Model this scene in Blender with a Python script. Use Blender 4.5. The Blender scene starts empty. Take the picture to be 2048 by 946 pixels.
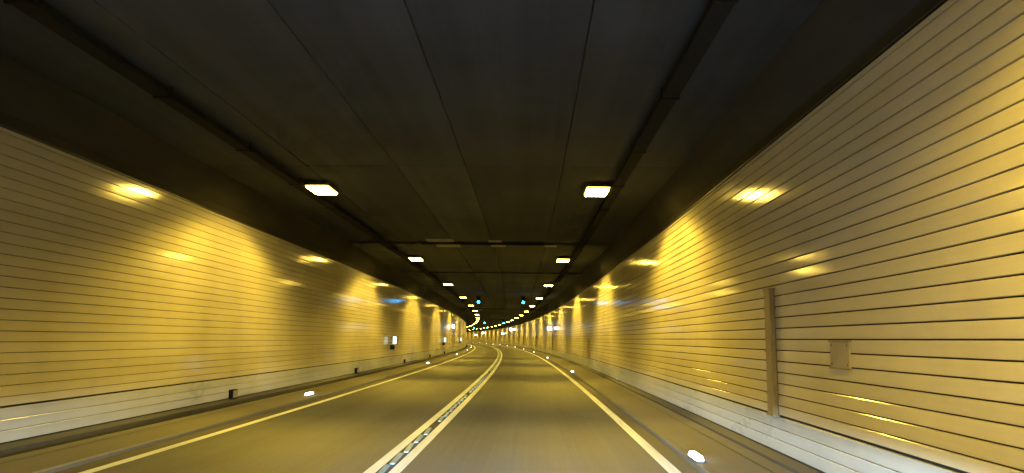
import bpy, math, random
from mathutils import Vector, Matrix

random.seed(7)
sc = bpy.context.scene
COL = sc.collection

# ------------------------------------------------------------------ camera
CAM_H = 1.6
PITCH, YAW, ROLL = 0.135479, 0.0299278, 0.0108225
cp, sp, cy, sy, cr, sr = (math.cos(PITCH), math.sin(PITCH), math.cos(YAW),
                          math.sin(YAW), math.cos(ROLL), math.sin(ROLL))
r0, f0, z0 = Vector((cy, sy, 0)), Vector((-sy, cy, 0)), Vector((0, 0, 1))
fwd = f0 * cp + z0 * sp
up0 = z0 * cp - f0 * sp
rgt = r0 * cr + up0 * sr
up = up0 * cr - r0 * sr
cam_data = bpy.data.cameras.new('camera')
cam_data.sensor_width = 36.0
cam_data.lens = 1500.0 / 2048.0 * 36.0
cam_data.clip_start = 0.05
cam_data.clip_end = 2000.0
cam = bpy.data.objects.new('camera', cam_data)
COL.objects.link(cam)
m = Matrix((rgt, up, -fwd)).transposed().to_4x4()
m.translation = Vector((0, 0, CAM_H))
cam.matrix_world = m
sc.camera = cam

# ------------------------------------------------------------------ world (the tunnel is closed: almost nothing of the sky gets in)
world = bpy.data.worlds.new('World')
sc.world = world
world.use_nodes = True
wn = world.node_tree
sky = wn.nodes.new('ShaderNodeTexSky')
sky.sky_type = 'NISHITA'
sky.sun_disc = False
sky.sun_elevation = math.radians(4)
sky.sun_rotation = math.radians(200)
wn.links.new(sky.outputs[0], wn.nodes['Background'].inputs[0])
wn.nodes['Background'].inputs[1].default_value = 0.004

sc.view_settings.view_transform = 'Standard'
sc.view_settings.look = 'None'
sc.view_settings.exposure = 0.0
sc.view_settings.gamma = 1.0
sc.view_settings.use_curve_mapping = False
sc.render.engine = 'CYCLES'
sc.cycles.use_denoising = True
try:
    sc.cycles.denoiser = 'OPENIMAGEDENOISE'
except Exception:
    pass
sc.cycles.max_bounces = 3
sc.cycles.diffuse_bounces = 3
sc.cycles.glossy_bounces = 2
sc.cycles.caustics_reflective = False
sc.cycles.caustics_refractive = False
sc.cycles.use_adaptive_sampling = True
sc.cycles.adaptive_threshold = 0.04
sc.cycles.sample_clamp_indirect = 4.0
sc.cycles.use_light_tree = True

LAMP_COL = (1.0, 0.655, 0.062)
LAMP_W = 505.0
DIFFUSER = 120.0
HEAD_W = 1500.0

# ------------------------------------------------------------------ the tunnel's axis: straight to C0, then a long left-hand bend
RAD, C0 = 1628.06, 4.383
S_BACK, S_END = -46.0, 366.0


def P(X, s, Z):
    if s < C0:
        return Vector((X, s, Z))
    a = (s - C0) / RAD
    return Vector((-RAD + (RAD + X) * math.cos(a), C0 + (RAD + X) * math.sin(a), Z))


def heading(s):
    return max(0.0, (s - C0) / RAD)


XWR, XWL = 3.213, -6.917          # faces of the cladding
ZTOP, ZTH, ROW = 4.24, 0.632, 0.1425
ZPL = 0.18                        # top of the plinth
ZC = 5.05                         # ceiling soffit


# ------------------------------------------------------------------ materials
def new_mat(name):
    mt = bpy.data.materials.new(name)
    mt.use_nodes = True
    nt = mt.node_tree
    return mt, nt, nt.nodes['Principled BSDF']


def noise(nt, vec, scale, detail=4.0, rough=0.55, mapping=None):
    n = nt.nodes.new('ShaderNodeTexNoise')
    n.inputs['Scale'].default_value = scale
    n.inputs['Detail'].default_value = detail
    n.inputs['Roughness'].default_value = rough
    if mapping:
        mp = nt.nodes.new('ShaderNodeMapping')
        mp.inputs['Scale'].default_value = mapping
        nt.links.new(vec, mp.inputs['Vector'])
        vec = mp.outputs[0]
    nt.links.new(vec, n.inputs['Vector'])
    return n.outputs['Fac']


def ramp(nt, fac, a, b, p0=0.3, p1=0.7):
    r = nt.nodes.new('ShaderNodeValToRGB')
    r.color_ramp.elements[0].position = p0
    r.color_ramp.elements[1].position = p1
    r.color_ramp.elements[0].color = (*a, 1)
    r.color_ramp.elements[1].color = (*b, 1)
    nt.links.new(fac, r.inputs[0])
    return r.outputs[0]


def mix(nt, fac, a, b, mode='MIX'):
    x = nt.nodes.new('ShaderNodeMix')
    x.data_type = 'RGBA'
    x.blend_type = mode
    for inp, v in ((x.inputs[0], fac), (x.inputs[6], a), (x.inputs[7], b)):
        if hasattr(v, 'links') or hasattr(v, 'is_linked'):
            nt.links.new(v, inp)
        elif isinstance(v, (int, float)):
            inp.default_value = v
        else:
            inp.default_value = (*v, 1)
    return x.outputs[2]


def bump(nt, bs, height, strength, dist):
    b = nt.nodes.new('ShaderNodeBump')
    b.inputs['Strength'].default_value = strength
    b.inputs['Distance'].default_value = dist
    nt.links.new(height, b.inputs['Height'])
    nt.links.new(b.outputs[0], bs.inputs['Normal'])


def surf(name, dark, light, rough=(0.6, 0.8), scale=(3.0, 3.0, 3.0), big=0.5, bumpy=(60.0, 0.2, 0.004), coords='UV', rnd=0.0, spec=0.5):
    """a weathered surface: two scales of blotches, roughness that varies, fine relief"""
    mt, nt, bs = new_mat(name)
    tc = nt.nodes.new('ShaderNodeTexCoord')
    v = tc.outputs[coords]
    n1 = noise(nt, v, 1.0, 6.0, 0.6, scale)
    n2 = noise(nt, v, big, 3.0, 0.5)
    c = ramp(nt, n1, dark, light)
    c2 = ramp(nt, n2, dark, light)
    col = mix(nt, 0.4, c, c2)
    if rnd:
        oi = nt.nodes.new('ShaderNodeObjectInfo')
        rr = ramp(nt, oi.outputs['Random'], (1 - rnd,) * 3, (1.0,) * 3, 0, 1)
        col = mix(nt, 1.0, col, rr, 'MULTIPLY')
    nt.links.new(col, bs.inputs['Base Color'])
    rg = nt.nodes.new('ShaderNodeMapRange')
    rg.inputs['To Min'].default_value, rg.inputs['To Max'].default_value = rough
    nt.links.new(n1, rg.inputs['Value'])
    nt.links.new(rg.outputs[0], bs.inputs['Roughness'])
    bs.inputs['Specular IOR Level'].default_value = spec
    if bumpy:
        bump(nt, bs, noise(nt, v, bumpy[0], 3.0), bumpy[1], bumpy[2])
    return mt


def flat(name, col, rough=0.5, metal=0.0, spec=0.5):
    mt, nt, bs = new_mat(name)
    tc = nt.nodes.new('ShaderNodeTexCoord')
    n = noise(nt, tc.outputs['Object'], 9.0)
    nt.links.new(ramp(nt, n, tuple(c * 0.8 for c in col), col), bs.inputs['Base Color'])
    bs.inputs['Roughness'].default_value = rough
    bs.inputs['Metallic'].default_value = metal
    bs.inputs['Specular IOR Level'].default_value = spec
    return mt


def glow(name, col, strength):
    mt, nt, bs = new_mat(name)
    bs.inputs['Base Color'].default_value = (0.5, 0.5, 0.5, 1)
    bs.inputs['Emission Color'].default_value = (*col, 1)
    bs.inputs['Emission Strength'].default_value = strength
    return mt


def plank_mat(name='enamel_cladding', lo=(0.64, 0.60, 0.50), hi=(0.80, 0.76, 0.65), gloss=(0.06, 0.17), cap=0.26):
    """cream vitreous-enamel cladding: glossy, slightly wavy, streaked with road film"""
    mt, nt, bs = new_mat(name)
    tc = nt.nodes.new('ShaderNodeTexCoord')
    uv = tc.outputs['UV']
    ob = tc.outputs['Object']
    film = noise(nt, ob, 1.0, 6.0, 0.6, (0.5, 0.5, 1.6))
    col = ramp(nt, film, lo, hi, 0.25, 0.7)
    spk = noise(nt, uv, 1.0, 5.0, 0.65, (9.0, 0.22, 1.0))
    col = mix(nt, 0.3, col, ramp(nt, spk, tuple(c * 0.92 for c in lo), tuple(c * 1.04 for c in hi), 0.3, 0.6))
    run = noise(nt, ob, 1.0, 5.0, 0.65, (0.7, 0.7, 0.12))       # run-down stains
    col = mix(nt, 1.0, col, ramp(nt, run, (0.93, 0.92, 0.90), (1.0, 1.0, 1.0), 0.28, 0.52), 'MULTIPLY')
    oi = nt.nodes.new('ShaderNodeObjectInfo')
    col = mix(nt, 1.0, col, ramp(nt, oi.outputs['Random'], (0.92,) * 3, (1.0,) * 3, 0, 1), 'MULTIPLY')
    nt.nodes.remove(bs)
    df = nt.nodes.new('ShaderNodeBsdfDiffuse')
    gl = nt.nodes.new('ShaderNodeBsdfGlossy')
    nt.links.new(col, df.inputs['Color'])
    rg = nt.nodes.new('ShaderNodeMapRange')
    rg.inputs['To Min'].default_value, rg.inputs['To Max'].default_value = gloss
    nt.links.new(film, rg.inputs['Value'])
    nt.links.new(rg.outputs[0], gl.inputs['Roughness'])
    bp = nt.nodes.new('ShaderNodeBump')
    bp.inputs['Strength'].default_value = 0.5
    bp.inputs['Distance'].default_value = 0.004
    nt.links.new(noise(nt, ob, 0.9, 1.0), bp.inputs['Height'])
    fr = nt.nodes.new('ShaderNodeFresnel')
    fr.inputs['IOR'].default_value = 1.45
    # the road film on the enamel dulls what a clean sheet would reflect at a grazing angle
    mn = nt.nodes.new('ShaderNodeMath')
    mn.operation = 'MINIMUM'
    mn.inputs[1].default_value = cap
    nt.links.new(fr.outputs[0], mn.inputs[0])
    for nd in (gl, fr):
        nt.links.new(bp.outputs[0], nd.inputs['Normal'])
    mxs = nt.nodes.new('ShaderNodeMixShader')
    nt.links.new(mn.outputs[0], mxs.inputs[0])
    nt.links.new(df.outputs[0], mxs.inputs[1])
    nt.links.new(gl.outputs[0], mxs.inputs[2])
    nt.links.new(mxs.outputs[0], nt.nodes['Material Output'].inputs['Surface'])
    return mt


def asphalt_mat():
    mt, nt, bs = new_mat('worn_asphalt')
    tc = nt.nodes.new('ShaderNodeTexCoord')
    uv = tc.outputs['UV']
    streak = noise(nt, uv, 1.0, 5.0, 0.6, (2.6, 0.035, 1.0))
    blot = noise(nt, uv, 0.35, 4.0, 0.6)
    agg = noise(nt, uv, 85.0, 2.0, 0.7)
    col = ramp(nt, streak, (0.046, 0.053, 0.071), (0.106, 0.120, 0.156), 0.3, 0.7)
    col = mix(nt, 0.35, col, ramp(nt, blot, (0.048, 0.055, 0.074), (0.13, 0.146, 0.186), 0.3, 0.7))
    col = mix(nt, 0.6, col, ramp(nt, agg, (0.3,) * 3, (1.0,) * 3, 0.3, 0.7), 'MULTIPLY')
    coarse = noise(nt, uv, 26.0, 5.0, 0.8)
    col = mix(nt, 0.8, col, ramp(nt, coarse, (0.45,) * 3, (1.25,) * 3, 0.32, 0.68), 'MULTIPLY')
    drag = noise(nt, uv, 1.0, 4.0, 0.7, (11.0, 0.05, 1.0))
    col = mix(nt, 0.7, col, ramp(nt, drag, (0.70,) * 3, (1.15,) * 3, 0.3, 0.7), 'MULTIPLY')
    spots = noise(nt, uv, 1.0, 2.0, 0.5, (1.1, 0.22, 1.0))
    col = mix(nt, 0.8, col, ramp(nt, spots, (0.62,) * 3, (1.0,) * 3, 0.30, 0.38), 'MULTIPLY')
    # polished wheel tracks, one pair in each lane
    sx = nt.nodes.new('ShaderNodeSeparateXYZ')
    nt.links.new(uv, sx.inputs[0])
    for xt in (-4.15, -2.75, -0.75, 0.75):
        d = nt.nodes.new('ShaderNodeMath')
        d.operation = 'SUBTRACT'
        d.inputs[1].default_value = xt
        nt.links.new(sx.outputs[0], d.inputs[0])
        a = nt.nodes.new('ShaderNodeMath')
        a.operation = 'ABSOLUTE'
        nt.links.new(d.outputs[0], a.inputs[0])
        col = mix(nt, 1.0, col, ramp(nt, a.outputs[0], (0.80,) * 3, (1.0,) * 3, 0.05, 0.42), 'MULTIPLY')
    nt.links.new(col, bs.inputs['Base Color'])
    rg = nt.nodes.new('ShaderNodeMapRange')
    rg.inputs['To Min'].default_value, rg.inputs['To Max'].default_value = 0.55, 0.8
    nt.links.new(streak, rg.inputs['Value'])
    nt.links.new(rg.outputs[0], bs.inputs['Roughness'])
    bump(nt, bs, agg, 0.5, 0.004)
    return mt


def paint_mat():
    mt, nt, bs = new_mat('worn_road_paint')
    tc = nt.nodes.new('ShaderNodeTexCoord')
    uv = tc.outputs['UV']
    big = noise(nt, uv, 1.0, 5.0, 0.65, (7.0, 0.5, 1.0))
    fine = noise(nt, uv, 70.0, 2.0, 0.7)
    col = ramp(nt, big, (0.48, 0.54, 0.66), (0.74, 0.81, 0.94), 0.22, 0.55)
    col = mix(nt, 0.4, col, ramp(nt, fine, (0.45,) * 3, (1.0,) * 3, 0.3, 0.6), 'MULTIPLY')
    nt.links.new(col, bs.inputs['Base Color'])
    bs.inputs['Roughness'].default_value = 0.55
    bump(nt, bs, fine, 0.3, 0.003)
    return mt


M = dict(
    plank=plank_mat(),
    lower=plank_mat('pale_headlight_tinted_cladding', (0.43, 0.455, 0.49), (0.58, 0.61, 0.655), (0.22, 0.36), 0.10),  # pale lower courses, with the headlights' cool light mixed into the colour
    asphalt=asphalt_mat(), paint=paint_mat(),
    backing=flat('dark_joint_backing', (0.02, 0.018, 0.015), 0.9),
    gutter=surf('dark_gutter_asphalt', (0.035, 0.034, 0.032), (0.075, 0.072, 0.068), (0.6, 0.85), (5.0, 0.2, 1), 0.4, (80.0, 0.4, 0.004)),
    pavement=surf('dusty_concrete_pavement', (0.085, 0.082, 0.078), (0.155, 0.15, 0.14), (0.6, 0.85), (3.0, 0.12, 1), 0.5, (70.0, 0.3, 0.003)),
    kerb=surf('kerb_stone', (0.075, 0.075, 0.075), (0.125, 0.124, 0.12), (0.6, 0.8), (4.0, 0.5, 1), 0.6, (70.0, 0.3, 0.003)),
    plinth=surf('grimy_concrete_plinth', (0.026, 0.027, 0.029), (0.062, 0.063, 0.065), (0.6, 0.85), (1.5, 0.3, 1), 0.4, (60.0, 0.3, 0.004)),
    ceiling=surf('sooty_concrete', (0.034, 0.037, 0.043), (0.105, 0.113, 0.130), (0.85, 0.95), (1.6, 0.03, 1), 0.35, (30.0, 0.2, 0.003), rnd=0.5, spec=0.15),
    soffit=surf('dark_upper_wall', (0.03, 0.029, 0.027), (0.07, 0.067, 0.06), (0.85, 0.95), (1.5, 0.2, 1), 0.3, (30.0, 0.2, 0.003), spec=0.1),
    pale=surf('pale_concrete_patch', (0.20, 0.19, 0.16), (0.32, 0.30, 0.25), (0.7, 0.9), (2, 2, 1), 0.5, None),
    steel=flat('dull_galvanised_steel', (0.10, 0.10, 0.10), 0.5, 0.6),
    dark=flat('dark_painted_metal', (0.016, 0.015, 0.015), 0.85, 0.0, 0.1),
    sooty=flat('soot_covered_tray', (0.028, 0.027, 0.026), 1.0, 0.0, 0.03),
    brown=flat('brown_painted_metal', (0.31, 0.26, 0.17), 0.5),
    lampgrey=flat('grey_lamp_housing', (0.10, 0.10, 0.10), 0.8, 0.0, 0.2),
    black=flat('black_rubber_cable', (0.008, 0.008, 0.008), 0.7),
    void=flat('duct_darkness', (0.008, 0.008, 0.008), 0.9),
    plaque=surf('worn_grey_plate', (0.32, 0.29, 0.25), (0.46, 0.42, 0.37), (0.4, 0.6), (4, 4, 4), 1.5, None, 'Object'),
    reflect=flat('headlight_blue_reflector', (0.22, 0.38, 0.66), 0.3),  # blue of the returned headlight beam put into the base colour
    groove=flat('milled_dark_asphalt', (0.03, 0.03, 0.03), 0.85),
    green=flat('green_sign_paint', (0.02, 0.16, 0.08), 0.4),
    diffuser=glow('lamp_diffuser', (1.0, 0.655, 0.09), DIFFUSER),
    bowl_side=glow('lamp_bowl_side', (1.0, 0.655, 0.11), DIFFUSER * 0.06),
    marker=glow('marker_lens', (0.80, 0.88, 1.0), 9.0),
    signal_on=glow('signal_lens_lit', (0.006, 0.40, 0.90), 70.0),
    signal_off=flat('signal_lens_unlit', (0.03, 0.01, 0.01), 0.3),
    sign_on=glow('lit_sign_face', (0.86, 0.93, 1.0), 11.0),
    exit_on=glow('lit_exit_face', (0.72, 1.0, 0.92), 1.6),
)


# ------------------------------------------------------------------ helpers
def link(name, me, mat, parent=None):
    o = bpy.data.objects.new(name, me)
    COL.objects.link(o)
    if mat is not None and not me.materials:
        me.materials.append(mat)
    if parent is not None:
        o.parent = parent
    return o


def tag(o, label=None, cat=None, group=None, kind=None):
    for k, v in (('label', label), ('category', cat), ('group', group), ('kind', kind)):
        if v:
            o[k] = v
    return o


def empty(name, s=0.0, X=0.0, Z=0.0, rot=True):
    o = bpy.data.objects.new(name, None)
    COL.objects.link(o)
    o.empty_display_size = 0.2
    o.location = P(X, s, Z)
    if rot:
        o.rotation_euler = (0, 0, heading(s))
    return o


def sweep(prof, s0, s1, step=2.0, closed=False, caps=False):
    """sweep an (X, Z) profile along the tunnel's axis; UV = (metres across the profile, metres along)"""
    n = max(1, int(math.ceil((s1 - s0) / step)))
    ss = [s0 + (s1 - s0) * i / n for i in range(n + 1)]
    k = len(prof)
    verts = [P(x, s, z) for s in ss for (x, z) in prof]
    acc = [0.0]
    for i in range(1, k + 1):
        a, b = prof[i - 1], prof[i % k]
        acc.append(acc[-1] + math.hypot(b[0] - a[0], b[1] - a[1]))
    faces, uvs = [], []
    segs = k if closed else k - 1
    off = prof[0][0]
    for i in range(n):
        for j in range(segs):
            j2 = (j + 1) % k
            faces.append((i * k + j, i * k + j2, (i + 1) * k + j2, (i + 1) * k + j))
            uvs += [(off + acc[j], ss[i]), (off + acc[j + 1], ss[i]), (off + acc[j + 1], ss[i + 1]), (off + acc[j], ss[i + 1])]
    if caps:
        faces.append(tuple(range(k)))
        uvs += [(p[0], p[1]) for p in prof]
        faces.append(tuple(n * k + j for j in reversed(range(k))))
        uvs += [(p[0], p[1]) for p in reversed(prof)]
    me = bpy.data.meshes.new('swept')
    me.from_pydata(verts, [], faces)
    me.polygons.foreach_set('use_smooth', [not caps] * len(me.polygons))
    sharp = me.attributes.new('sharp_edge', 'BOOLEAN', 'EDGE')
    ev = [0] * (2 * len(me.edges))
    me.edges.foreach_get('vertices', ev)
    sharp.data.foreach_set('value', [ev[2 * i] // k != ev[2 * i + 1] // k or (caps and ev[2 * i] // k in (0, n))
                                       for i in range(len(me.edges))])
    ul = me.uv_layers.new(name='UVMap')
    for i, c in enumerate(uvs):
        ul.data[i].uv = c
    me.update()
    return me


def boxes(*bs, bev=0.0):
    """boxes (x0,x1,y0,y1,z0,z1), chamfered on their vertical edges when bev > 0, in one mesh"""
    V, F = [], []
    for (x0, x1, y0, y1, za, zb) in bs:
        b = min(bev, (x1 - x0) * 0.4, (y1 - y0) * 0.4)
        if b > 0:
            ring = [(x0 + b, y0), (x1 - b, y0), (x1, y0 + b), (x1, y1 - b), (x1 - b, y1), (x0 + b, y1), (x0, y1 - b), (x0, y0 + b)]
        else:
            ring = [(x0, y0), (x1, y0), (x1, y1), (x0, y1)]
        n, o = len(ring), len(V)
        V += [(x, y, za) for x, y in ring] + [(x, y, zb) for x, y in ring]
        F.append(tuple(o + i for i in reversed(range(n))))
        F.append(tuple(o + n + i for i in range(n)))
        for i in range(n):
            F.append((o + i, o + (i + 1) % n, o + n + (i + 1) % n, o + n + i))
    me = bpy.data.meshes.new('boxes')
    me.from_pydata(V, [], F)
    me.update()
    return me


def tubes(*ts, n=12):
    """tapered tubes (p0, p1, r0, r1) with end caps"""
    V, F = [], []
    for (a, b, ra, rb) in ts:
        a, b = Vector(a), Vector(b)
        d = (b - a).normalized()
        u = d.orthogonal().normalized()
        w = d.cross(u)
        o = len(V)
        for c, r in ((a, ra), (b, rb)):
            for i in range(n):
                t = 2 * math.pi * i / n
                V.append(c + u * (r * math.cos(t)) + w * (r * math.sin(t)))
        F.append(tuple(o + i for i in reversed(range(n))))
        F.append(tuple(o + n + i for i in range(n)))
        for i in range(n):
            F.append((o + i, o + (i + 1) % n, o + n + (i + 1) % n, o + n + i))
    me = bpy.data.meshes.new('tubes')
    me.from_pydata(V, [], F)
    me.update()
    return me


def copy_tree(o, parent=None):
    c = o.copy()
    COL.objects.link(c)
    c.parent = parent
    for ch in list(o.children):
        copy_tree(ch, c)
    return c


def place(o, X, s, Z, yaw=0.0):
    o.location = P(X, s, Z)
    o.rotation_euler = (0, 0, heading(s) + yaw)


ORD = ['first', 'second', 'third', 'fourth', 'fifth', 'sixth', 'seventh', 'eighth', 'ninth', 'tenth', 'eleventh', 'twelfth',
       'thirteenth', 'fourteenth', 'fifteenth', 'sixteenth', 'seventeenth', 'eighteenth', 'nineteenth', 'twentieth',
       'twenty-first', 'twenty-second', 'twenty-third']

# ------------------------------------------------------------------ road
XL_E, XR_E = -5.175, 1.738         # edge-line centres
road = link('road', sweep([(-5.62, 0.0), (-3.4, 0.012), (-1.765, 0.02), (0.0, 0.012), (2.10, 0.0)], S_BACK, S_END, 2.5), M['asphalt'])
tag(road, kind='structure')


def strip(name, x0, x1, z, mat, s0=S_BACK, s1=S_END, parent=road):
    return link(name, sweep([(x0, z), (x1, z)], s0, s1, 2.0), mat, parent)


strip('edge_line', XL_E - 0.075, XL_E + 0.075, 0.008, M['paint'])
strip('edge_line', XR_E - 0.08, XR_E + 0.08, 0.008, M['paint'])
strip('centre_line', -1.98, -1.84, 0.0245, M['paint'])
strip('centre_line', -1.69, -1.55, 0.0245, M['paint'])
strip('milled_strip', -1.838, -1.692, 0.0238, M['groove'])
dash_me = boxes((-0.033, 0.033, -0.45, 0.45, 0.0, 0.012), bev=0.015)
dash_me.materials.append(M['reflect'])
for i in range(110):
    s = 5.2 + i * 0.98
    if i in (9, 17, 31, 52):
        continue
    d = link('reflective_dash', dash_me, None, road)
    place(d, -1.765 + random.uniform(-0.006, 0.006), s, 0.0245, 0.045 + random.uniform(-0.01, 0.01))

# pavements: dark gutter, kerb stones with a joint every few metres, slab surface
for side, xg0, xk, xw in ((1, 1.83, 2.05, 3.06), (-1, -5.265, -5.52, -6.475)):
    a, b = sorted((xg0, xk))
    strip('gutter', a, b, 0.009, M['gutter'])
    pav = link('pavement', sweep([(xk + side * 0.122, 0.072), (xw + side * 0.02, 0.085)], S_BACK, S_END, 2.5), M['pavement'])
    tag(pav, kind='structure')
    link('slab_joint', sweep([(xw - side * 0.24, 0.0865), (xw - side * 0.255, 0.0863)], S_BACK, S_END, 2.5), M['groove'], pav)
    kb = tag(link('kerb', sweep([(xk + side * 0.118, -0.05), (xk + side * 0.010, -0.05)], S_BACK, S_END, 5), M['backing']), kind='structure')
    s = 0.0
    while s < 330:
        L = 2.0 if s < 60 else 10.0
        k = link('kerb_stone', sweep([(xk, -0.02), (xk + side * 0.012, 0.055), (xk + side * 0.03, 0.073), (xk + side * 0.118, 0.074), (xk + side * 0.118, -0.02)],
                                     s + 0.006, s + L - 0.006, 2.0, True, True), M['kerb'], kb)
        s += L


# ------------------------------------------------------------------ clad walls
def clad_wall(side, xw, label):
    w = empty('tunnel_wall', 0, xw, 0, False)
    tag(w, label, 'wall', 'clad side walls of the tunnel')

    def part(name, prof, mat, s0=S_BACK, s1=S_END, step=2.0, closed=False):
        o = link(name, sweep(prof, s0, s1, step, closed), mat, w)
        o.matrix_parent_inverse = w.matrix_world.inverted()
        o.matrix_parent_inverse = Matrix.Translation(-w.location)
        return o

    def X(d):
        return xw + side * d
    part('backing', [(X(0.028), ZPL - 0.1), (X(0.028), ZTOP)], M['backing'])
    part('plinth', [(X(-0.155), 0.0), (X(-0.150), 0.12), (X(-0.03), 0.165), (X(0.035), 0.172)], M['plinth'])
    # one long plank per course
    edges = [ZPL, 0.335, 0.478, ZTH]
    z = ZTH
    while z + ROW < ZTOP + 0.01:
        z += ROW
        edges.append(z)
    edges.append(ZTOP + 0.02)
    for i in range(len(edges) - 1):
        za, zb = edges[i], edges[i + 1]
        g = 0.0068 if side > 0 else 0.0042
        ga = 0.026 if abs(za - ZTH) < 1e-6 else g
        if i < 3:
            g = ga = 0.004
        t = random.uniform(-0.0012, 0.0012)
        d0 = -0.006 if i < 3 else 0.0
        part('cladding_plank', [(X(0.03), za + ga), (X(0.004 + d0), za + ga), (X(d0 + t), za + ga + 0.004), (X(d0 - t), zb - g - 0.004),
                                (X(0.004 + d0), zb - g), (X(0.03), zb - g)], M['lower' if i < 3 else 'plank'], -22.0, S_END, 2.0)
    part('cap_rail', [(X(-0.012), ZTOP + 0.022), (X(-0.012), ZTOP + 0.045), (X(0.12), ZTOP + 0.047), (X(0.12), ZTOP + 0.02)], M['steel'])
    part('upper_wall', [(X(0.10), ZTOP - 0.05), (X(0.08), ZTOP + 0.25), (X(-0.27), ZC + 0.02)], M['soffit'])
    return w


wall_r = clad_wall(1, XWR, 'cream plank-clad tunnel wall carrying the small grey plaque, on the outside of the bend')
wall_l = clad_wall(-1, XWL, 'cream plank-clad tunnel wall with dark boxes at its foot, on the inside of the bend')

# ------------------------------------------------------------------ ceiling: strips of precast slabs with open joints
ceiling = link('ceiling', sweep([(-6.9, ZC + 0.06), (3.2, ZC + 0.06)], S_BACK, S_END, 5), M['void'])
tag(ceiling, kind='structure')
XS = [-6.66, -4.62, -2.78, -1.36, 0.60, 2.95]
SLOT = (26.6, 27.6, -4.0, 0.52)
s = 27.1 - 12.25 * 5
slab_no = 0
while s < 345:
    e = s + 12.25
    for i in range(5):
        xa, xb = XS[i] + 0.006, XS[i + 1] - 0.006
        dz = random.uniform(-0.004, 0.008)
        z = ZC + dz
        o = link('ceiling_slab', sweep([(xa, z + 0.05), (xa, z + 0.008), (xa + 0.012, z), (xb - 0.012, z), (xb, z + 0.008), (xb, z + 0.05)],
                                       s + (0.01 if abs(s - 27.1) > 0.5 else 0.335), e - (0.01 if abs(e - 27.1) > 0.5 else 0.335), 3.0, False), M['ceiling'], ceiling)
    s = e
# a pale downstand rib across the soffit farther on
for sr_ in (39.5, 88.0, 137.0):
    link('rib', sweep([(-6.6, ZC - 0.002), (-6.6, ZC - 0.05), (2.9, ZC - 0.05), (2.9, ZC - 0.002)], sr_ - 0.2, sr_ + 0.2, 0.4, True, True), M['pale'] if False else M['ceiling'], ceiling)

# ventilation slot across the ceiling
vent = empty('ventilation_slot', 27.1, -1.74, ZC, True)
tag(vent, 'long dark ventilation slot running across the ceiling between the lamp rows', 'vent')
link('duct_box', boxes((-2.27, 2.26, -0.33, 0.33, 0.045, 0.055)), M['void'], vent)
for ya, yb in ((-0.36, -0.33), (0.33, 0.36)):
    link('frame', boxes((-2.27, 2.26, ya, yb, -0.025, 0.04)), M['sooty'], vent)
for x in (-2.28, -1.14, 0.0, 1.14, 2.25):
    link('divider', boxes((x - 0.015, x + 0.015, -0.328, 0.328, 0.0, 0.04)), M['sooty'], vent)
for (x0, x1, y0, y1) in ((-1.95, -0.98, -1.15, -0.38), (0.26, 0.72, -0.85, -0.38), (0.30, 0.85, 0.38, 1.0), (2.30, 2.75, 0.38, 0.95), (-1.75, -0.85, 0.38, 1.2)):
    link('cover_plate', boxes((x0, x1, y0, y1, -0.022, -0.008), bev=0.01), M['pale'], vent)


# ------------------------------------------------------------------ cable trays beside the lamp rows
def tray(xc, label):
    t = empty('cable_tray', 0, xc, 0, False)
    tag(t, label, 'cable tray', 'cable trays under the ceiling')

    def part(name, prof, mat, closed=False):
        o = link(name, sweep(prof, S_BACK, 340, 2.0, closed), mat, t)
        o.matrix_parent_inverse = Matrix.Translation(-t.location)
        return o
    part('channel', [(xc - 0.11, 4.97), (xc - 0.11, 4.90), (xc - 0.108, 4.90), (xc + 0.108, 4.90), (xc + 0.11, 4.90), (xc + 0.11, 4.97)], M['sooty'])
    for dx, r in ((-0.05, 0.02), (0.0, 0.016), (0.05, 0.022)):
        part('cable', [(xc + dx + r * math.cos(a), 4.925 + r * math.sin(a)) for a in [k * math.pi / 3 for k in range(6)]], M['black'], True)
    hm = boxes((-0.125, -0.112, -0.02, 0.02, -0.16, 0.0), (0.112, 0.125, -0.02, 0.02, -0.16, 0.0), (-0.125, 0.125, -0.02, 0.02, -0.172, -0.16))
    hm.materials.append(M['sooty'])
    s = 4.0
    while s < 160:
        h = link('hanger', hm, None, t)
        h.location = P(xc, s, ZC) - t.location
        h.rotation_euler = (0, 0, heading(s))
        s += 3.0
    return t


tray(1.86, 'dark cable tray on the ceiling beside the lamp row over the right lane')
tray(-5.2, 'dark cable tray on the ceiling beside the lamp row over the left lane')

# ------------------------------------------------------------------ ceiling lamps
HL, LS0, LSP = 4.88, 16.67, 14.97
XLAMP = {'left': -4.79, 'right': 1.45}


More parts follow.
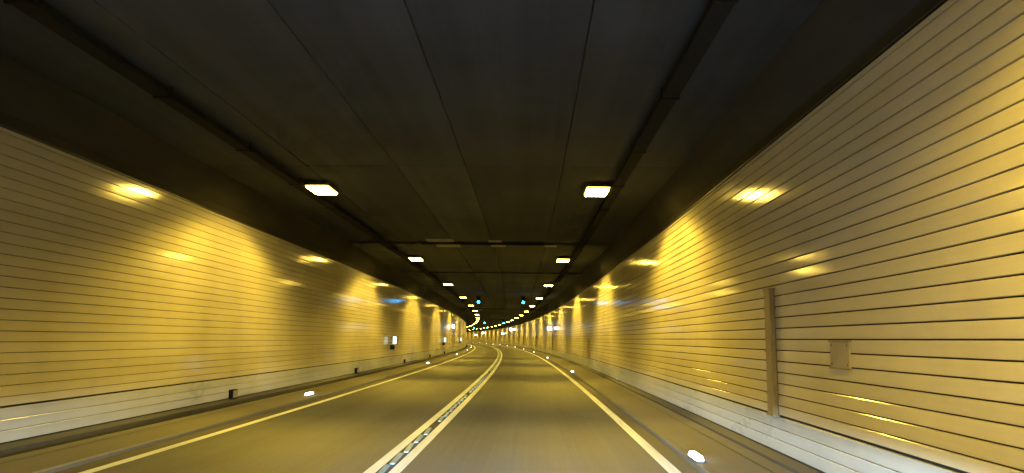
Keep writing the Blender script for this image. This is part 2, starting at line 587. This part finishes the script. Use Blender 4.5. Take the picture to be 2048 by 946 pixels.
def lamp_light():
    l = bpy.data.lights.new('lamp_beam', 'SPOT')
    l.energy = LAMP_W
    l.color = LAMP_COL
    l.spot_size = math.radians(151)
    l.spot_blend = 0.24
    l.shadow_soft_size = 0.16
    # light distribution: stronger straight down, weaker along the tunnel than across it
    l.use_nodes = True
    nt = l.node_tree
    em = nt.nodes['Emission']
    tc = nt.nodes.new('ShaderNodeTexCoord')
    sx = nt.nodes.new('ShaderNodeSeparateXYZ')
    nt.links.new(tc.outputs['Normal'], sx.inputs[0])

    def curve(out, a, b, va, vb):
        ab = nt.nodes.new('ShaderNodeMath')
        ab.operation = 'ABSOLUTE'
        nt.links.new(out, ab.inputs[0])
        mr = nt.nodes.new('ShaderNodeMapRange')
        mr.interpolation_type = 'SMOOTHSTEP'
        for k, v in zip(('From Min', 'From Max', 'To Min', 'To Max'), (a, b, va, vb)):
            mr.inputs[k].default_value = v
        nt.links.new(ab.outputs[0], mr.inputs['Value'])
        return mr.outputs[0]
    mu = nt.nodes.new('ShaderNodeMath')
    mu.operation = 'MULTIPLY'
    nt.links.new(curve(sx.outputs[2], 0.25, 0.85, 0.6, 1.0), mu.inputs[0])
    nt.links.new(curve(sx.outputs[1], 0.15, 0.85, 1.0, 6.0), mu.inputs[1])
    # the reflector throws a core with upright edges on to each wall and a weaker skirt beside it
    ax = nt.nodes.new('ShaderNodeMath')
    ax.operation = 'ABSOLUTE'
    nt.links.new(sx.outputs[0], ax.inputs[0])
    mx = nt.nodes.new('ShaderNodeMath')
    mx.operation = 'MAXIMUM'
    mx.inputs[1].default_value = 0.02
    nt.links.new(ax.outputs[0], mx.inputs[0])
    dv = nt.nodes.new('ShaderNodeMath')
    dv.operation = 'DIVIDE'
    nt.links.new(sx.outputs[1], dv.inputs[0])
    nt.links.new(mx.outputs[0], dv.inputs[1])
    core = curve(dv.outputs[0], 1.6, 2.6, 1.0, 0.66)
    down = curve(sx.outputs[2], 0.36, 0.62, 0.0, 1.0)
    mm = nt.nodes.new('ShaderNodeMix')
    nt.links.new(down, mm.inputs[0])
    nt.links.new(core, mm.inputs[2])
    mm.inputs[3].default_value = 0.92
    m2 = nt.nodes.new('ShaderNodeMath')
    m2.operation = 'MULTIPLY'
    nt.links.new(mu.outputs[0], m2.inputs[0])
    nt.links.new(mm.outputs[0], m2.inputs[1])
    nt.links.new(m2.outputs[0], em.inputs['Strength'])
    return l


beam = lamp_light()


def make_lamp():
    t = empty('ceiling_lamp', 0, 0, 0, False)
    link('housing', boxes((-0.22, 0.22, -0.40, 0.40, 0.055, 0.13), bev=0.03), M['lampgrey'], t)
    link('bezel', boxes((-0.262, 0.262, -0.452, 0.452, 0.045, 0.055), bev=0.02), M['steel'], t)
    # prismatic glass bowl, lit from inside
    rb, rt = [(-0.235, -0.425), (0.235, -0.425), (0.235, 0.425), (-0.235, 0.425)], [(-0.255, -0.445), (0.255, -0.445), (0.255, 0.445), (-0.255, 0.445)]
    me = bpy.data.meshes.new('bowl')
    me.from_pydata([(x, y, 0.0) for x, y in rb] + [(x, y, 0.044) for x, y in rt], [],
                   [(3, 2, 1, 0)] + [(i, (i + 1) % 4, 4 + (i + 1) % 4, 4 + i) for i in range(4)])
    me.materials.append(M['diffuser'])
    me.materials.append(M['bowl_side'])
    for p in me.polygons[1:]:
        p.material_index = 1
    link('diffuser', me, None, t)
    for y in (-0.3, 0.3):
        link('bracket', boxes((-0.05, 0.05, y - 0.03, y + 0.03, 0.13, 0.175)), M['steel'], t)
    b = bpy.data.objects.new('lamp_beam', beam)
    COL.objects.link(b)
    b.parent = t
    b.location = (0, 0, -0.03)
    return t


proto = make_lamp()
first = True
for row in ('left', 'right'):
    for k in range(-2, 23):
        o = proto if first else copy_tree(proto)
        first = False
        place(o, XLAMP[row], LS0 + k * LSP, HL)
        if k == -1:
            lab = 'ceiling lamp just above the viewer in the row over the %s lane' % row
        elif k < -1:
            lab = 'ceiling lamp behind the viewer in the row over the %s lane' % row
        elif k == 0:
            lab = 'largest glowing amber ceiling lamp in the row over the %s lane' % row
        elif k < 8:
            lab = '%s glowing amber ceiling lamp from the viewer in the row over the %s lane' % (ORD[k], row)
        else:
            lab = 'tiny far-off amber ceiling lamp, %s along the row over the %s lane' % (ORD[k], row)
        tag(o, lab, 'lamp', 'amber ceiling lamps over the %s lane' % row)


# ------------------------------------------------------------------ white marker lights along the kerbs
def make_marker():
    t = empty('kerb_marker', 0, 0, 0, False)
    link('base', boxes((-0.07, 0.07, -0.29, 0.29, 0.0, 0.018), bev=0.03), M['steel'], t)
    V = [(-0.05, -0.26, 0.018), (0.05, -0.26, 0.018), (0.05, 0.26, 0.018), (-0.05, 0.26, 0.018),
         (-0.036, -0.23, 0.070), (0.036, -0.23, 0.070), (0.036, 0.23, 0.070), (-0.036, 0.23, 0.070)]
    me = bpy.data.meshes.new('lens')
    me.from_pydata(V, [], [(0, 1, 5, 4), (1, 2, 6, 5), (2, 3, 7, 6), (3, 0, 4, 7), (4, 5, 6, 7)])
    link('lens', me, M['marker'], t)
    return t


mk = make_marker()
first = True
for side, X, s0_, n, where in (('right', 2.13, 10.1, 13, 'along the outer kerb beside the right lane'),
                               ('left', -5.80, 19.96, 6, 'along the inner kerb beside the left lane')):
    for j in range(n):
        o = mk if first else copy_tree(mk)
        first = False
        place(o, X, s0_ + j * 25.57, 0.077)
        if j == 0:
            lab = 'closest bright white marker light on the kerb beside the %s lane' % side
        else:
            lab = '%s white marker light from the viewer on the kerb beside the %s lane' % (ORD[j], side)
        tag(o, lab, 'marker light', 'white marker lights ' + where)


# ------------------------------------------------------------------ lane signals hung from the ceiling
def make_signal():
    t = empty('lane_signal', 0, 0, 0, False)
    link('housing', boxes((-0.15, 0.15, -0.09, 0.09, -0.15, 0.50), bev=0.03), M['dark'], t)
    for i, z in enumerate((0.0, 0.205, 0.41)):
        l = link('lens', tubes(((0, -0.105, z), (0, -0.085, z), 0.092, 0.092), n=20), M['signal_on'] if i == 0 else M['signal_off'], t)
        # visor: an open half tube
        V, F = [], []
        for a in range(13):
            th = math.pi * a / 12
            for y in (-0.088, -0.24):
                r = 0.098
                V.append((r * math.cos(th), y, z + r * math.sin(th)))
                V.append(((r + 0.005) * math.cos(th), y, z + (r + 0.005) * math.sin(th)))
        for a in range(12):
            b = 4 * a
            F += [(b, b + 4, b + 6, b + 2), (b + 1, b + 3, b + 7, b + 5), (b + 2, b + 6, b + 7, b + 3)]
        me = bpy.data.meshes.new('visor')
        me.from_pydata(V, [], F)
        link('visor', me, M['black'], l)
    link('hanger', tubes(((0, 0, 0.5), (0, 0, 0.62), 0.03, 0.03)), M['steel'], t)
    return t


sg = make_signal()
first = True
for k, s in enumerate((60.0, 140.0, 212.0)):
    for lane, X in (('left', -3.46), ('right', 0.10)):
        o = sg if first else copy_tree(sg)
        first = False
        place(o, X, s, 4.47)
        tag(o, '%s blue-green lane signal hanging from the ceiling over the %s lane' % (('nearest', 'middle-distance', 'farthest')[k], lane),
            'traffic light', 'blue-green lane signals under the ceiling')


# ------------------------------------------------------------------ lit box signs standing out from the walls
def box_sign(name, label, cat, group, side, xw, s, zc, w, h, face, lower=0.0, trim=None):
    t = empty(name, s, xw, zc)
    d = -side                                      # towards the road
    x0, x1 = sorted((d * 0.10, d * (0.10 + w)))
    fr = 0.03
    link('case', boxes((x0, x1, -0.07, 0.07, -h / 2, h / 2), bev=0.015), M['dark'], t)
    link('lit_panel', boxes((x0 + fr, x1 - fr, -0.082, -0.070, -h / 2 + fr, h / 2 - fr)), face, t)
    link('lit_panel', boxes((x0 + fr, x1 - fr, 0.070, 0.082, -h / 2 + fr, h / 2 - fr)), face, t)
    a, b = sorted((d * -0.005, d * 0.10))
    for z in (-h * 0.3, h * 0.3):
        link('arm', boxes((a, b, -0.02, 0.02, z - 0.02, z + 0.02)), M['steel'], t)
    if trim:
        a, b = (x0 + 0.004, x0 + fr - 0.004) if side < 0 else (x1 - fr + 0.004, x1 - 0.004)
        link('green_edge', boxes((a, b, -0.080, -0.071, -h / 2 + 0.01, h / 2 - 0.01)), trim, t)
    if lower:
        a, b = sorted((d * 0.004, d * 0.20))
        link('call_box', boxes((a, b, -0.10, 0.10, -h / 2 - lower, -h / 2 - 0.02), bev=0.02), M['dark'], t)
    tag(t, label, cat, group)
    return t


EX = 'lit emergency exit signs on the inner wall'
box_sign('exit_sign', 'nearest small white and green lit exit sign with dark box beneath, on the inner wall', 'exit sign', EX, -1, XWL, 38.5, 1.46, 0.25, 0.44, M['exit_on'], 0.25, M['green'])
box_sign('exit_sign', 'second lit exit sign along the inner wall, before the raised white sign', 'exit sign', EX, -1, XWL, 68.0, 1.44, 0.25, 0.44, M['exit_on'], 0.25, M['green'])
box_sign('exit_sign', 'farthest lit exit sign along the inner wall near the bend', 'exit sign', EX, -1, XWL, 98.0, 1.44, 0.25, 0.44, M['exit_on'], 0.25, M['green'])
LS = 'white lit box signs high on the walls'
box_sign('lit_sign', 'raised white lit box sign on the inner wall past the second exit sign', 'sign', LS, -1, XWL, 79.0, 2.80, 0.30, 0.44, M['sign_on'])
box_sign('lit_sign', 'largest white glowing box sign projecting from the outer wall', 'sign', LS, 1, XWR, 71.5, 2.62, 0.46, 0.36, M['sign_on'])
box_sign('lit_sign', 'white glowing box sign high on the outer wall, second along', 'sign', LS, 1, XWR, 164.0, 3.60, 0.55, 0.60, M['sign_on'])
box_sign('lit_sign', 'white glowing box sign on the outer wall, third along', 'sign', LS, 1, XWR, 193.0, 2.90, 0.40, 0.45, M['sign_on'])
box_sign('lit_sign', 'white glowing box sign on the outer wall, fourth along', 'sign', LS, 1, XWR, 262.0, 3.50, 0.55, 0.60, M['sign_on'])
box_sign('lit_sign', 'white glowing box sign on the outer wall, farthest along', 'sign', LS, 1, XWR, 292.0, 2.90, 0.40, 0.45, M['sign_on'])


# ------------------------------------------------------------------ cable covers and plaque on the outer wall
def cover(s, za, zb, w, label):
    t = empty('cable_cover', s, XWR, za)
    h = zb - za
    link('cover', boxes((-0.07, 0.0, -w / 2, w / 2, 0.0, h), bev=0.015), M['brown'], t)
    link('end_cap', boxes((-0.078, 0.004, -w / 2 - 0.01, w / 2 + 0.01, h, h + 0.03)), M['brown'], t)
    link('end_cap', boxes((-0.078, 0.004, -w / 2 - 0.01, w / 2 + 0.01, -0.03, 0.0)), M['brown'], t)
    for z in (0.25, h * 0.5, h - 0.25):
        link('clip', boxes((-0.076, -0.002, -w / 2 - 0.02, w / 2 + 0.02, z - 0.012, z + 0.012)), M['brown'], t)
    tag(t, label, 'cable cover', 'upright dark cable covers on the outer wall')


cover(10.2, 0.66, 2.28, 0.26, 'tall brown upright cable cover beside the grey plaque on the outer wall')
cover(38.9, 0.68, 1.60, 0.28, 'short dark upright cable cover, second along the outer wall')
cover(71.9, 0.62, 2.20, 0.30, 'dark upright cable cover below the largest white glowing box sign')
for k, s in enumerate((101.0, 131.0, 163.5)):
    cover(s, 0.62, 2.0, 0.34, '%s dark upright cable cover along the outer wall' % ORD[k + 3])

pq = empty('plaque', 8.0, XWR, 1.47)
link('plate', boxes((-0.022, 0.0, -0.24, 0.24, -0.13, 0.13), bev=0.004), M['plaque'], pq)
link('upper_rail', boxes((-0.03, 0.002, -0.26, 0.26, 0.13, 0.15)), M['brown'], pq)
link('lower_rail', boxes((-0.03, 0.002, -0.26, 0.26, -0.15, -0.13)), M['brown'], pq)
for y in (-0.2, 0.2):
    for z in (-0.1, 0.1):
        link('screw', tubes(((-0.027, y, z), (-0.02, y, z), 0.008, 0.008), n=8), M['steel'], pq)
tag(pq, 'small worn grey rectangular plaque screwed to the outer wall', 'plaque')

# ------------------------------------------------------------------ small dark boxes at the foot of the inner wall
for k, s in enumerate((17.5, 30.4, 43.3, 56.6, 70.0)):
    t = empty('junction_box', s, XWL, 0.17)
    link('case', boxes((0.0, 0.10, -0.16, 0.16, 0.0, 0.20), bev=0.02), M['dark'], t)
    link('lid', boxes((0.10, 0.112, -0.13, 0.13, 0.02, 0.18), bev=0.01), M['brown'], t)
    link('conduit', tubes(((0.05, 0.0, 0.0), (0.05, 0.0, -0.05), 0.02, 0.02), n=8), M['black'], t)
    tag(t, ('closest' if k == 0 else ORD[k]) + ' small dark junction box at the foot of the inner wall', 'junction box', 'junction boxes along the inner wall')

# ------------------------------------------------------------------ small glinting reflectors on the outer plinth
for k, s in enumerate((27.5, 52.5)):
    t = empty('plinth_reflector', s, XWR, 0.18)
    link('bracket', boxes((-0.06, -0.008, -0.05, 0.05, 0.0, 0.02)), M['steel'], t)
    link('reflector', boxes((-0.058, -0.012, -0.06, -0.05, 0.0, 0.07)), M['reflect'], t)
    tag(t, '%s small pale reflector standing on the plinth of the outer wall' % ('nearer', 'farther')[k], 'reflector', 'reflectors on the outer plinth')


# ------------------------------------------------------------------ dipped headlights of the car the picture is taken from
def headlight(x):
    l = bpy.data.lights.new('headlight_beam', 'SPOT')
    l.energy = HEAD_W
    l.color = (0.64, 0.86, 1.0)
    l.spot_size = math.radians(110)
    l.spot_blend = 0.5
    l.shadow_soft_size = 0.05
    l.use_nodes = True
    nt = l.node_tree
    em = nt.nodes['Emission']
    tc = nt.nodes.new('ShaderNodeTexCoord')
    sx = nt.nodes.new('ShaderNodeSeparateXYZ')
    nt.links.new(tc.outputs['Normal'], sx.inputs[0])
    mr = nt.nodes.new('ShaderNodeMapRange')
    mr.interpolation_type = 'SMOOTHSTEP'
    mr.inputs['From Min'].default_value = -0.015
    mr.inputs['From Max'].default_value = 0.045
    mr.inputs['To Min'].default_value = 1.0
    mr.inputs['To Max'].default_value = 0.005
    nt.links.new(sx.outputs[1], mr.inputs['Value'])
    m3 = nt.nodes.new('ShaderNodeMapRange')
    for k, v in zip(('From Min', 'From Max', 'To Min', 'To Max'), (-0.16, -0.03, 1.6, 1.0)):
        m3.inputs[k].default_value = v
    nt.links.new(sx.outputs[1], m3.inputs['Value'])
    m4 = nt.nodes.new('ShaderNodeMath')
    m4.operation = 'MULTIPLY'
    nt.links.new(mr.outputs[0], m4.inputs[0])
    nt.links.new(m3.outputs[0], m4.inputs[1])
    # the bright middle of the beam, kept low on the road
    ax = nt.nodes.new('ShaderNodeMath')
    ax.operation = 'ABSOLUTE'
    nt.links.new(sx.outputs[0], ax.inputs[0])
    m5 = nt.nodes.new('ShaderNodeMapRange')
    m5.interpolation_type = 'SMOOTHSTEP'
    for k, v in zip(('From Min', 'From Max', 'To Min', 'To Max'), (0.06, 0.42, 9.0, 1.0)):
        m5.inputs[k].default_value = v
    nt.links.new(ax.outputs[0], m5.inputs['Value'])
    m6 = nt.nodes.new('ShaderNodeMath')
    m6.operation = 'MULTIPLY'
    nt.links.new(m4.outputs[0], m6.inputs[0])
    nt.links.new(m5.outputs[0], m6.inputs[1])
    nt.links.new(m6.outputs[0], em.inputs['Strength'])
    o = bpy.data.objects.new('headlight_beam', l)
    COL.objects.link(o)
    o.location = (x, 1.9, 0.66)
    o.rotation_euler = (math.radians(88.6), 0, 0)
    return o


headlight(-0.62)
headlight(0.62)
